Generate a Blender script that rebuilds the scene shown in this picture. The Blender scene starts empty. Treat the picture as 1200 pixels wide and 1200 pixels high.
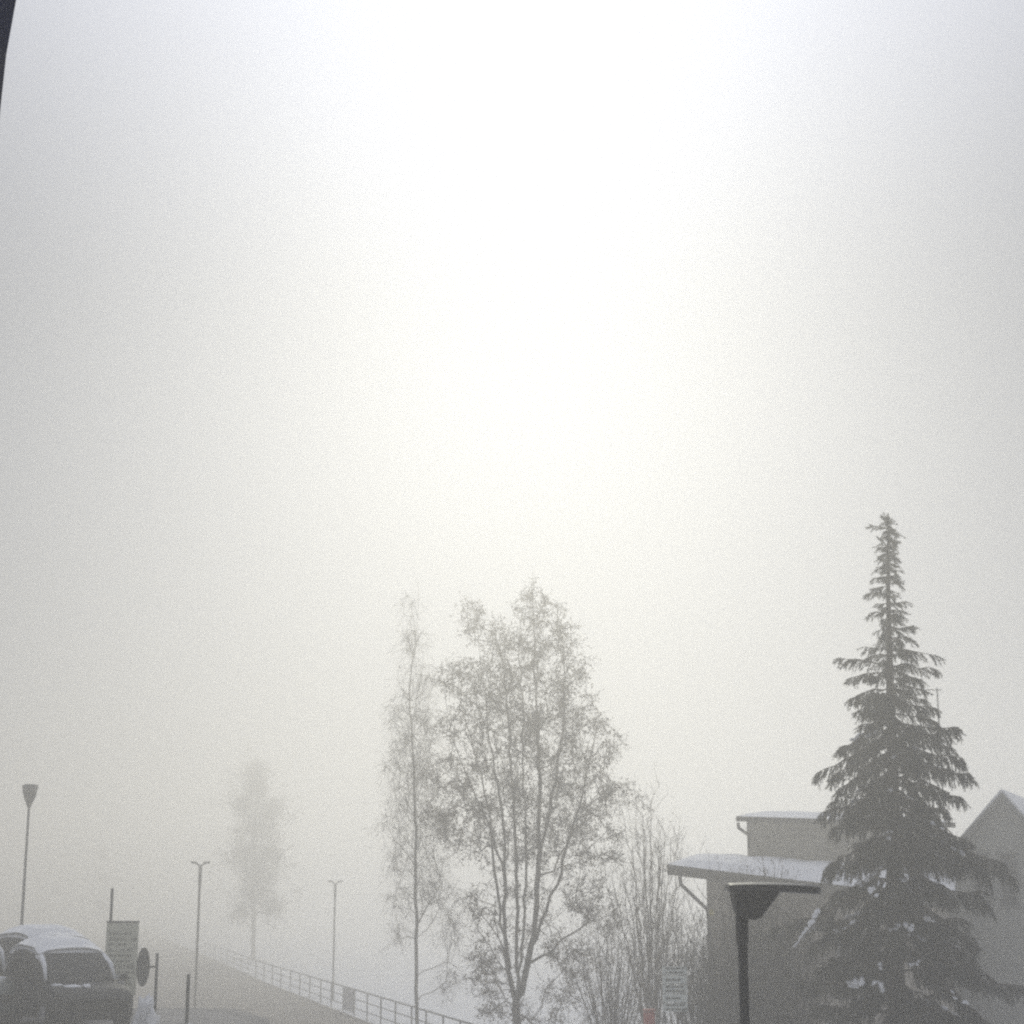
import bpy, math, random
import numpy as np
from mathutils import Vector, Matrix, Quaternion

random.seed(7)
rng = np.random.default_rng(7)
scene = bpy.context.scene
COL = scene.collection
R = math.radians

# ------------------------------------------------------------------ camera
F = 2000.0                      # focal length in pixels of a 1200 px frame
CAM = Vector((0, 0, 5.0))
TH = math.atan(460 / F)
UP = Vector((0, -math.sin(TH), math.cos(TH)))
FW = Vector((0, math.cos(TH), math.sin(TH)))


def P(px, py, Y):
    """the point of the place at distance Y seen at (px, py)"""
    d = Vector((px - 600, 0, 0)) + UP * (600 - py) + FW * F
    return CAM + d * (Y / d.y)


def ppm(Y):
    return F / (Y * math.cos(TH)) * math.cos(TH)


def ground_hit(px, py, z=0.0):
    d = Vector((px - 600, 0, 0)) + UP * (600 - py) + FW * F
    return CAM + d * ((z - CAM.z) / d.z)


cd = bpy.data.cameras.new("camera")
cam = bpy.data.objects.new("camera", cd)
COL.objects.link(cam)
cam.location = CAM
cam.rotation_euler = (R(90) + TH, 0, 0)
cd.sensor_width = 36
cd.angle = 2 * math.atan(600 / F)
cd.clip_start = 0.05
cd.clip_end = 5000
scene.camera = cam

# ------------------------------------------------------------------ materials


def mat(name, col, rough=0.8, spec=0.3, var=0.0, scale=4.0, bump=0.0, bscale=20.0, metallic=0.0,
        col2=None, detail=5.0, gloss=None):
    m = bpy.data.materials.new(name)
    m.use_nodes = True
    nt = m.node_tree
    b = nt.nodes["Principled BSDF"]
    b.inputs["Roughness"].default_value = rough
    b.inputs["Metallic"].default_value = metallic
    b.inputs["Specular IOR Level"].default_value = spec
    c1 = list(col) + [1]
    if var > 0 or col2 is not None:
        tc = nt.nodes.new("ShaderNodeTexCoord")
        n = nt.nodes.new("ShaderNodeTexNoise")
        n.inputs["Scale"].default_value = scale
        n.inputs["Detail"].default_value = detail
        n.inputs["Roughness"].default_value = 0.62
        nt.links.new(tc.outputs["Object"], n.inputs["Vector"])
        r = nt.nodes.new("ShaderNodeValToRGB")
        r.color_ramp.elements[0].position = 0.32
        r.color_ramp.elements[1].position = 0.68
        if col2 is None:
            r.color_ramp.elements[0].color = [c * (1 - var) for c in col] + [1]
            r.color_ramp.elements[1].color = [min(1, c * (1 + var)) for c in col] + [1]
        else:
            r.color_ramp.elements[0].color = c1
            r.color_ramp.elements[1].color = list(col2) + [1]
        nt.links.new(n.outputs["Fac"], r.inputs["Fac"])
        nt.links.new(r.outputs["Color"], b.inputs["Base Color"])
    else:
        b.inputs["Base Color"].default_value = c1
    if bump > 0:
        tc = nt.nodes.new("ShaderNodeTexCoord")
        n = nt.nodes.new("ShaderNodeTexNoise")
        n.inputs["Scale"].default_value = bscale
        n.inputs["Detail"].default_value = 6
        nt.links.new(tc.outputs["Object"], n.inputs["Vector"])
        bp = nt.nodes.new("ShaderNodeBump")
        bp.inputs["Strength"].default_value = bump
        bp.inputs["Distance"].default_value = 0.05
        nt.links.new(n.outputs["Fac"], bp.inputs["Height"])
        nt.links.new(bp.outputs["Normal"], b.inputs["Normal"])
    return m


M = {
    "snow": mat("snow", (0.88, 0.885, 0.89), 0.75, 0.2, var=0.05, scale=2.0, bump=0.35, bscale=9),
    "snow_field": mat("snow_field", (0.86, 0.865, 0.87), 0.8, 0.2, var=0.08, scale=0.15, bump=0.3, bscale=1.5),
    "road": mat("road", (0.085, 0.070, 0.058), 0.85, 0.3, scale=0.35, bump=0.3, bscale=12,
                col2=(0.20, 0.172, 0.148), detail=9),
    "lot": mat("lot", (0.17, 0.165, 0.16), 0.8, 0.3, scale=0.9, bump=0.3, bscale=14,
               col2=(0.30, 0.285, 0.27), detail=9),
    "needles": mat("needles", (0.022, 0.026, 0.018), 0.75, 0.2, var=0.5, scale=1.3),
    "bark": mat("bark", (0.065, 0.049, 0.038), 0.9, 0.2, var=0.35, scale=6, bump=0.6, bscale=25),
    "birch_bark": mat("birch_bark", (0.20, 0.19, 0.165), 0.8, 0.2, scale=5, bump=0.3, col2=(0.36, 0.34, 0.30)),
    "twig": mat("twig", (0.085, 0.060, 0.044), 0.9, 0.1, var=0.3, scale=2),
    "birch_twig": mat("birch_twig", (0.105, 0.080, 0.062), 0.9, 0.1, var=0.3, scale=2),
    "pale_twig": mat("pale_twig", (0.028, 0.023, 0.019), 0.9, 0.1, scale=1.2, col2=(0.055, 0.046, 0.038)),
    "leaf": mat("leaf", (0.090, 0.060, 0.041), 0.85, 0.1, scale=0.9, col2=(0.165, 0.115, 0.080)),
    "plaster": mat("plaster", (0.42, 0.39, 0.32), 0.9, 0.2, var=0.12, scale=1.2, bump=0.2, bscale=40),
    "brown_wall": mat("brown_wall", (0.40, 0.36, 0.30), 0.9, 0.2, var=0.28, scale=.9, bump=0.25, bscale=30),
    "grey_wall": mat("grey_wall", (0.30, 0.30, 0.27), 0.9, 0.2, var=0.15, scale=1.2, bump=0.25, bscale=30),
    "fascia": mat("fascia", (0.10, 0.092, 0.082), 0.7, 0.3, var=0.2, scale=3),
    "roof_tin": mat("roof_tin", (0.07, 0.072, 0.072), 0.6, 0.4, var=0.2, scale=2),
    "trim": mat("trim", (0.14, 0.14, 0.135), 0.7, 0.3, var=0.1, scale=5),
    "glass": mat("glass", (0.012, 0.013, 0.016), 0.35, 0.2, var=0.3, scale=1),
    "pipe": mat("pipe", (0.11, 0.105, 0.10), 0.5, 0.4, var=0.15, scale=5),
    "lamp_metal": mat("lamp_metal", (0.020, 0.018, 0.0155), 0.55, 0.4, var=0.25, scale=9, bump=0.1, bscale=60),
    "lamp_top": mat("lamp_top", (0.035, 0.033, 0.031), 0.45, 0.5, var=0.3, scale=7),
    "pole": mat("pole", (0.07, 0.07, 0.068), 0.55, 0.4, var=0.2, scale=4),
    "lamp_glass": mat("lamp_glass", (0.10, 0.092, 0.078), 0.35, 0.5, var=0.1, scale=5),
    "rail": mat("rail", (0.09, 0.09, 0.095), 0.6, 0.4, var=0.25, scale=3),
    "panel": mat("panel", (0.42, 0.42, 0.47), 0.7, 0.3, var=0.2, scale=3),
    "sign_green": mat("sign_green", (0.62, 0.62, 0.50), 0.6, 0.3, var=0.1, scale=3),
    "sign_pale": mat("sign_pale", (0.72, 0.76, 0.70), 0.6, 0.3, var=0.08, scale=3),
    "sign_strip": mat("sign_strip", (0.16, 0.165, 0.14), 0.7, 0.3, var=0.2, scale=8),
    "sign_ink": mat("sign_ink", (0.04, 0.045, 0.04), 0.7, 0.3, var=0.2, scale=8),
    "sign_dark": mat("sign_dark", (0.035, 0.038, 0.04), 0.6, 0.3, var=0.2, scale=5),
    "rubber": mat("rubber", (0.015, 0.015, 0.015), 0.85, 0.2, var=0.2, scale=8),
    "rim": mat("rim", (0.25, 0.25, 0.26), 0.4, 0.5, var=0.1, scale=8, metallic=0.5),
    "paint_dark": mat("paint_dark", (0.016, 0.017, 0.02), 0.55, 0.15, var=0.25, scale=3),
    "paint_silver": mat("paint_silver", (0.16, 0.165, 0.165), 0.35, 0.5, var=0.15, scale=3),
    "paint_green": mat("paint_green", (0.07, 0.085, 0.075), 0.35, 0.5, var=0.15, scale=3),
    "headlight": mat("headlight", (0.14, 0.145, 0.15), 0.5, 0.3, var=0.1, scale=9),
    "red": mat("red", (0.42, 0.035, 0.03), 0.5, 0.4, var=0.15, scale=5),
    "yellow": mat("yellow", (0.60, 0.50, 0.16), 0.5, 0.4, var=0.1, scale=5),
    "window_black": mat("window_black", (0.004, 0.004, 0.007), 0.7, 0.05, var=0.4, scale=9),
    "window_seal": mat("window_seal", (0.016, 0.020, 0.045), 0.6, 0.1, var=0.3, scale=14),
}

# ------------------------------------------------------------------ object helpers


def tag(o, label=None, cat=None, group=None, kind=None):
    if label:
        o["label"] = label
    if cat:
        o["category"] = cat
    if group:
        o["group"] = group
    if kind:
        o["kind"] = kind
    return o


def thing(name, label, cat, loc, rz=0.0, group=None):
    o = bpy.data.objects.new(name, None)
    COL.objects.link(o)
    o.location = loc
    o.rotation_euler = (0, 0, rz)
    o.empty_display_size = 0.3
    return tag(o, label, cat, group)


def children(o):
    return [c for c in bpy.data.objects if c.parent is o]


def copy_tree(o, parent=None):
    c = o.copy()
    COL.objects.link(c)
    if parent:
        c.parent = parent
    for ch in children(o):
        copy_tree(ch, c)
    return c


class MB:
    def __init__(self):
        self.v, self.f = [], []

    def add(self, vs, fs):
        b = len(self.v)
        self.v.extend([tuple(v) for v in vs])
        self.f.extend([tuple(i + b for i in f) for f in fs])
        return self

    def box(self, c, s, rz=0.0, bevel=0.0):
        """box, its vertical and horizontal edges cut by a small bevel"""
        x, y, z = [k / 2 for k in s]
        b = min(bevel, x * 0.45, y * 0.45, z * 0.45)
        m = Matrix.Translation(Vector(c)) @ Matrix.Rotation(rz, 4, "Z")
        if b <= 0:
            vs = [(sx * x, sy * y, sz * z) for sz in (-1, 1) for sx, sy in ((-1, -1), (1, -1), (1, 1), (-1, 1))]
            fs = [(3, 2, 1, 0), (4, 5, 6, 7), (0, 1, 5, 4), (1, 2, 6, 5), (2, 3, 7, 6), (3, 0, 4, 7)]
        else:
            rings = []
            for zz, ins in ((-z, b), (-z + b, 0), (z - b, 0), (z, b)):
                xi, yi = x - ins, y - ins
                rings.append([(-xi + b, -yi, zz), (xi - b, -yi, zz), (xi, -yi + b, zz), (xi, yi - b, zz),
                              (xi - b, yi, zz), (-xi + b, yi, zz), (-xi, yi - b, zz), (-xi, -yi + b, zz)])
            vs = [p for r in rings for p in r]
            fs = [tuple(range(7, -1, -1)), tuple(range(24, 32))]
            for k in range(3):
                for i in range(8):
                    j = (i + 1) % 8
                    fs.append((k * 8 + i, k * 8 + j, k * 8 + 8 + j, k * 8 + 8 + i))
        return self.add([m @ Vector(v) for v in vs], fs)

    def tube(self, pts, rad, n=6, cap=True):
        pts = [Vector(p) for p in pts]
        if not hasattr(rad, "__len__"):
            rad = [rad] * len(pts)
        vs, fs = [], []
        ref = None
        for i, p in enumerate(pts):
            t = (pts[min(i + 1, len(pts) - 1)] - pts[max(i - 1, 0)])
            if t.length < 1e-9:
                t = Vector((0, 0, 1))
            t.normalize()
            if ref is None:
                ref = t.orthogonal().normalized()
            else:
                ref = ref - t * ref.dot(t)
                ref = ref.normalized() if ref.length > 1e-6 else t.orthogonal().normalized()
            b = t.cross(ref)
            for k in range(n):
                a = 2 * math.pi * k / n
                vs.append(p + (ref * math.cos(a) + b * math.sin(a)) * rad[i])
        for i in range(len(pts) - 1):
            for k in range(n):
                j = (k + 1) % n
                fs.append((i * n + k, i * n + j, (i + 1) * n + j, (i + 1) * n + k))
        if cap:
            fs.append(tuple(range(n - 1, -1, -1)))
            fs.append(tuple((len(pts) - 1) * n + k for k in range(n)))
        return self.add(vs, fs)

    def prism(self, outline, d0, d1, axis="Y"):
        """outline (a, b) extruded from d0 to d1 along the axis"""
        n = len(outline)

        def pt(a, b, d):
            return {"Y": (a, d, b), "X": (d, a, b), "Z": (a, b, d)}[axis]
        vs = [pt(a, b, d0) for a, b in outline] + [pt(a, b, d1) for a, b in outline]
        fs = [tuple(range(n)), tuple(range(2 * n - 1, n - 1, -1))]
        for i in range(n):
            j = (i + 1) % n
            fs.append((i, i + n, j + n, j))
        return self.add(vs, fs)

    def lathe(self, prof, n=20, axis="Z", c=(0, 0, 0)):
        vs, fs = [], []
        for r, z in prof:
            for k in range(n):
                a = 2 * math.pi * k / n
                q = {"Z": (r * math.cos(a), r * math.sin(a), z), "Y": (r * math.cos(a), z, r * math.sin(a)),
                     "X": (z, r * math.cos(a), r * math.sin(a))}[axis]
                vs.append(Vector(q) + Vector(c))
        for i in range(len(prof) - 1):
            for k in range(n):
                j = (k + 1) % n
                fs.append((i * n + k, i * n + j, (i + 1) * n + j, (i + 1) * n + k))
        fs.append(tuple(range(n - 1, -1, -1)))
        fs.append(tuple((len(prof) - 1) * n + k for k in range(n)))
        return self.add(vs, fs)

    def blob(self, c, s, seed=0, nu=10, nv=6, amp=0.22, rz=0.0, tilt=None):
        """an uneven rounded lump"""
        r = random.Random(seed)
        ph = [(r.uniform(1, 4), r.uniform(0, 6.3), r.uniform(1, 4), r.uniform(0, 6.3)) for _ in range(4)]
        m = Matrix.Rotation(rz, 3, "Z")
        if tilt is not None:
            m = tilt.to_matrix() if isinstance(tilt, Quaternion) else tilt
        vs = []
        c = Vector(c)

        def pt(u, v):
            d = Vector((math.cos(u) * math.cos(v), math.sin(u) * math.cos(v), math.sin(v)))
            k = 1 + amp * sum(math.sin(a * d.x * 2 + b) * math.sin(e * d.y * 2 + g + d.z * 2) for a, b, e, g in ph) * 0.6
            return c + m @ Vector((d.x * s[0] * k, d.y * s[1] * k, d.z * s[2] * k))
        for j in range(1, nv):
            for i in range(nu):
                vs.append(pt(2 * math.pi * i / nu, -math.pi / 2 + math.pi * j / nv))
        vs.append(pt(0, -math.pi / 2))
        vs.append(pt(0, math.pi / 2))
        fs = []
        for j in range(nv - 2):
            for i in range(nu):
                k = (i + 1) % nu
                fs.append((j * nu + i, j * nu + k, (j + 1) * nu + k, (j + 1) * nu + i))
        for i in range(nu):
            k = (i + 1) % nu
            fs.append((len(vs) - 2, k, i))
            fs.append((len(vs) - 1, (nv - 2) * nu + i, (nv - 2) * nu + k))
        return self.add(vs, fs)

    def build(self, name, material, parent=None, smooth=False, off=None, loc=None):
        me = bpy.data.meshes.new(name)
        v = np.array(self.v, dtype=float).reshape(-1, 3)
        if off is not None:
            v = v - np.array(off)[None]
        me.from_pydata(v.tolist(), [], self.f)
        me.materials.append(material)
        if smooth:
            me.polygons.foreach_set("use_smooth", [True] * len(me.polygons))
        me.update()
        o = bpy.data.objects.new(name, me)
        COL.objects.link(o)
        if parent:
            o.parent = parent
        if loc is not None:
            o.location = loc
        return o


def ribbons(mb, p0, p1, w):
    """many thin two-triangle blades at once: p0, p1 arrays of points, w widths"""
    d = p1 - p0
    L = np.linalg.norm(d, axis=1, keepdims=True) + 1e-9
    rnd = rng.normal(size=d.shape)
    side = np.cross(d / L, rnd)
    side /= np.linalg.norm(side, axis=1, keepdims=True) + 1e-9
    side *= w[:, None]
    mid = p0 + d * 0.45
    vs = np.stack([p0, mid + side, p1, mid - side], axis=1).reshape(-1, 3)
    b = len(mb.v)
    mb.v.extend(map(tuple, vs))
    mb.f.extend([(b + 4 * i, b + 4 * i + 1, b + 4 * i + 2, b + 4 * i + 3) for i in range(len(p0))])


def needle_tris(mb, p0, p1, w):
    d = p1 - p0
    L = np.linalg.norm(d, axis=1, keepdims=True) + 1e-9
    side = np.cross(d / L, rng.normal(size=d.shape))
    side /= np.linalg.norm(side, axis=1, keepdims=True) + 1e-9
    side *= w[:, None]
    vs = np.stack([p0 + side, p1, p0 - side], axis=1).reshape(-1, 3)
    b = len(mb.v)
    mb.v.extend(map(tuple, vs))
    mb.f.extend([(b + 3 * i, b + 3 * i + 1, b + 3 * i + 2) for i in range(len(p0))])


# ------------------------------------------------------------------ tree skeletons
class Skeleton:
    """stems drawn first; every bud then joins the nearest lower node by a curved branch"""

    def __init__(self):
        self.p, self.par = [], []

    def stem(self, pts, start=None, step=0.35, wob=0.03):
        pts = [np.array(q, float) for q in pts]
        if start is None:
            self.p.append(pts[0]); self.par.append(-1)
            cur = len(self.p) - 1
        else:
            arr = np.array(self.p)
            cur = int(np.argmin(((arr - pts[0]) ** 2).sum(1)))
        # smooth the drawn line a little
        dense = []
        for i in range(len(pts) - 1):
            p0 = pts[max(i - 1, 0)]; p1 = pts[i]; p2 = pts[i + 1]; p3 = pts[min(i + 2, len(pts) - 1)]
            n = max(2, int(np.linalg.norm(p2 - p1) / step))
            for k in range(1, n + 1):
                t = k / n
                dense.append(0.5 * ((2 * p1) + (-p0 + p2) * t + (2 * p0 - 5 * p1 + 4 * p2 - p3) * t * t
                                    + (-p0 + 3 * p1 - 3 * p2 + p3) * t ** 3))
        for q in dense:
            self.p.append(q + rng.normal(size=3) * wob * np.array([1, 1, 0.3]))
            self.par.append(cur)
            cur = len(self.p) - 1
        return cur

    def grow(self, buds, up=0.8, step=0.3, wob=0.04, droop=0.0, arc=0.12):
        base = np.array(self.p)
        d = np.array([np.min(((base - b) ** 2).sum(1)) for b in buds])
        buf = np.zeros((len(self.p) + len(buds) * 40, 3))
        n = len(self.p)
        buf[:n] = base
        self.tips = []
        for bi in np.argsort(d):
            a = buds[bi]
            v = a - buf[:n]
            dist = np.sqrt((v ** 2).sum(1)) + 1e-6
            cost = dist * (1 + up * (1 - v[:, 2] / dist))
            k = int(np.argmin(cost))
            L = dist[k]
            m = max(1, min(38, int(L / step)))
            s = buf[k].copy()
            perp = rng.normal(size=3); perp[2] = abs(perp[2]) * 0.3
            cur = k
            for j in range(1, m + 1):
                t = j / m
                q = s + (a - s) * t + perp * arc * L * math.sin(math.pi * t) * 0.6
                q[2] += -droop * L * t * t + droop * L * t
                if j < m:
                    q = q + rng.normal(size=3) * wob
                buf[n] = q
                self.par.append(cur)
                cur = n
                n += 1
                if n >= len(buf) - 2:
                    buf = np.vstack([buf, np.zeros((20000, 3))])
            self.tips.append(cur)
        self.p = [buf[i] for i in range(n)]

    def radii(self, tip=0.006, power=2.3, cap=1.0):
        n = len(self.p)
        acc = np.zeros(n)
        kids = np.zeros(n, int)
        for i in range(n):
            if self.par[i] >= 0:
                kids[self.par[i]] += 1
        r = np.zeros(n)
        for i in range(n - 1, -1, -1):
            r[i] = max(tip ** power, acc[i]) ** (1 / power)
            r[i] = min(r[i], cap)
            if self.par[i] >= 0:
                acc[self.par[i]] += r[i] ** power
        return r

    def mesh(self, r, split, thick, thin):
        """limbs at least `split` thick go to one mesh, the finer ones to the other"""
        n = len(self.p)
        kids = [[] for _ in range(n)]
        for i in range(n):
            if self.par[i] >= 0:
                kids[self.par[i]].append(i)
        stack = [(i, -1) for i in range(n) if self.par[i] < 0]
        while stack:
            i, start = stack.pop()
            chain = ([start] if start >= 0 else []) + [i]
            cur = i
            while kids[cur]:
                ks = sorted(kids[cur], key=lambda q: -r[q])
                for q in ks[1:]:
                    stack.append((q, cur))
                cur = ks[0]
                chain.append(cur)
            if len(chain) < 2:
                continue
            rr = [r[q] for q in chain]
            if start >= 0:
                rr[0] = min(rr[0], rr[1] * 1.15)
            cut = len(chain)
            for k, q in enumerate(chain):
                if rr[k] < split:
                    cut = k
                    break
            pts = [self.p[q] for q in chain]
            if cut >= 2:
                thick.tube(pts[:cut + 1], rr[:cut + 1], 8 if max(rr) > 0.08 else 5, cap=False)
            s = max(0, cut - 1) if cut >= 2 else 0
            if len(chain) - s >= 2:
                thin.tube(pts[s:], rr[s:], 3, cap=False)


def ellipse_buds(ellipses, Y, density, depth=1.2, jitter=1.0, shell=0.35):
    """points inside clumps given by their picture ellipses and a real depth"""
    out = []
    for cx, cy, rx, ry in ellipses:
        m = ppm(Y)
        soft = shell < 0
        dy = rng.normal() * jitter
        n = max(3, int(rx * ry * density))
        for _ in range(n):
            d = rng.normal(size=3)
            d /= np.linalg.norm(d)
            k = min(1.5, abs(rng.normal()) * .62) if soft else (shell + (1 - shell) * rng.random()) ** 0.6
            q = P(cx + d[0] * rx * k, cy + d[2] * ry * k, Y + dy + d[1] * k * (rx + ry) / 2 / m * depth)
            out.append(np.array(q))
    return out


def twigs_at(mb, pts, n, length, w, down=0.0, spread=1.0, outdir=None, leaves=None, leaf_n=0, leaf_l=0.1, leaf_w=0.03):
    """thin side shoots from the branch ends, with leaves if asked"""
    p0, p1 = [], []
    l0, l1 = [], []
    for i, p in enumerate(pts):
        for _ in range(n):
            d = rng.normal(size=3) * spread
            if outdir is not None:
                d = d + outdir[i]
            d = d / (np.linalg.norm(d) + 1e-6)
            d[2] -= down
            d = d / (np.linalg.norm(d) + 1e-6)
            L = length * rng.uniform(0.5, 1.2)
            e = p + d * L
            m_ = p + d * L * 0.5 + rng.normal(size=3) * L * 0.06
            p0 += [p, m_]; p1 += [m_, e]
            for _ in range(leaf_n):
                t = rng.uniform(0.15, 1.05)
                b = p + d * L * t
                dd = rng.normal(size=3); dd[2] -= 0.3
                dd /= np.linalg.norm(dd)
                l0.append(b); l1.append(b + dd * leaf_l * rng.uniform(0.6, 1.3))
    p0, p1 = np.array(p0), np.array(p1)
    ribbons(mb, p0, p1, np.full(len(p0), w))
    if leaves is not None and l0:
        l0, l1 = np.array(l0), np.array(l1)
        ribbons(leaves, l0, l1, rng.uniform(0.7, 1.3, len(l0)) * leaf_w)


def finish_tree(root, base, trunk, twig, leaves, bark, twig_mat, leaf_mat=None):
    trunk.build("trunk", bark, root, smooth=True, off=base)
    c = twig.build("branches", twig_mat, root, off=base)
    if leaves is not None and leaves.v:
        leaves.build("crown", leaf_mat, root, off=base)
    else:
        c.name = "crown"


# ------------------------------------------------------------------ ground
def sstep(a, b, x):
    t = min(1, max(0, (x - a) / (b - a)))
    return t * t * (3 - 2 * t)


TERR = 2.55


def height(x, y):
    """parking terrace left of the camera, falling to the road beyond; gentle snow swells elsewhere"""
    t = (1 - sstep(-6.4, -4.2, x)) * (1 - sstep(43, 49.5, y)) * sstep(6, 16, y)
    swell = 0.12 * math.sin(x * 0.13 + 1) * math.sin(y * 0.09) * sstep(2, 14, x)
    drop = 0.0
    fx = fence_x(y)
    drop = -0.5 * sstep(1.5, 12, x - fx) * sstep(60, 80, y)
    return TERR * t + swell + drop


fence_px = [560, 539, 519, 499, 482, 463, 446, 430, 415, 402, 388, 375.5, 362.7, 351, 340, 328.7, 318.8, 309, 299.5,
            290.5, 282, 274, 266, 259, 252, 246, 240]


def fence_base(px):
    xs = [230, 245, 280, 313, 415, 600]
    ys = [1115, 1121, 1136, 1151, 1190, 1262]
    return float(np.interp(px, xs, ys))


fence_pts = [ground_hit(px, fence_base(px)) for px in fence_px]
_fy = [p.y for p in fence_pts]
_fx = [p.x for p in fence_pts]


def fence_x(y):
    if y > _fy[-1]:
        s = (_fx[-1] - _fx[-4]) / (_fy[-1] - _fy[-4])
        return _fx[-1] + s * (y - _fy[-1])
    return float(np.interp(y, _fy, _fx))


def sheet(name, xs, ys, fn, material, clip=None, lift=0.0):
    mb = MB()
    idx = {}
    for j, y in enumerate(ys):
        for i, x in enumerate(xs):
            xx = x
            idx[i, j] = len(mb.v)
            mb.v.append((xx, y, fn(xx, y) + lift))
    for j in range(len(ys) - 1):
        for i in range(len(xs) - 1):
            if clip is None or clip((xs[i] + xs[i + 1]) / 2, (ys[j] + ys[j + 1]) / 2):
                mb.f.append((idx[i, j], idx[i + 1, j], idx[i + 1, j + 1], idx[i, j + 1]))
    return mb.build(name, material, smooth=True)


xs = sorted(set([-480, -300, -200, -140, -100, -80, -65] + list(np.arange(-50, 40.1, 1.5)) + [50, 65, 80, 100, 140, 200, 300, 480]))
ys = sorted(set([-50, -30, -15] + list(np.arange(0, 130, 2.0)) + list(np.arange(130, 260, 10)) + [300, 360, 450, 600, 880]))
def under(x, y):
    k = sstep(-34, -32, x) * (1 - sstep(-4.2, -2.6, x)) * sstep(18, 20, y) * (1 - sstep(54.5, 57.5, y))
    return height(x, y) - .4 * k


tag(sheet("ground", xs, ys, under, M["snow_field"]), "snow covered ground fading into the fog", "ground", kind="structure")

# road: from beyond the terrace to the fence, one strip per row so that its edge follows the fence
mb = MB()
ry = list(np.arange(56, 130, 2.0)) + list(np.arange(130, 260, 10)) + [300, 360, 450, 600]
nx = 16
for y in ry:
    x1 = fence_x(y) - 0.25
    x0 = -70 - y * 0.25
    for i in range(nx + 1):
        k = i / nx
        mb.v.append((x0 + (x1 - x0) * k ** 0.6, y, 0.05 if y > 57 else 0.0))
for j in range(len(ry) - 1):
    for i in range(nx):
        a = j * (nx + 1) + i
        mb.f.append((a, a + 1, a + nx + 2, a + nx + 1))
tag(mb.build("road", M["road"], smooth=True), "bare grey brown road between the parked cars and the railing", "road", kind="structure")

lx = list(np.arange(-34, -1.9, .8))
ly = list(np.arange(18, 58.1, .8))
tag(sheet("parking_lot", lx, ly, height, M["lot"], lift=0.012), "trodden snowy asphalt under the parked cars", "parking lot", kind="structure")

# ------------------------------------------------------------------ haze
HTOP = 24.0
mb = MB().box((0, 415, (HTOP - 2.2) / 2), (1000, 960, HTOP + 2.2))
hz = mb.build("haze", bpy.data.materials.new("haze"))
m = hz.data.materials[0]
m.use_nodes = True
nt = m.node_tree
nt.nodes.clear()
out = nt.nodes.new("ShaderNodeOutputMaterial")
pv = nt.nodes.new("ShaderNodeVolumePrincipled")
HAZE_D, HAZE_G = 0.0112, 0.77
pv.inputs["Color"].default_value = (0.965, 0.957, 0.943, 1)
pv.inputs["Density"].default_value = HAZE_D
pv.inputs["Anisotropy"].default_value = HAZE_G
nt.links.new(pv.outputs[0], out.inputs["Volume"])
tag(hz, "dense pale winter fog filling the air", "fog", kind="stuff")

# ------------------------------------------------------------------ parked cars


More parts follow.
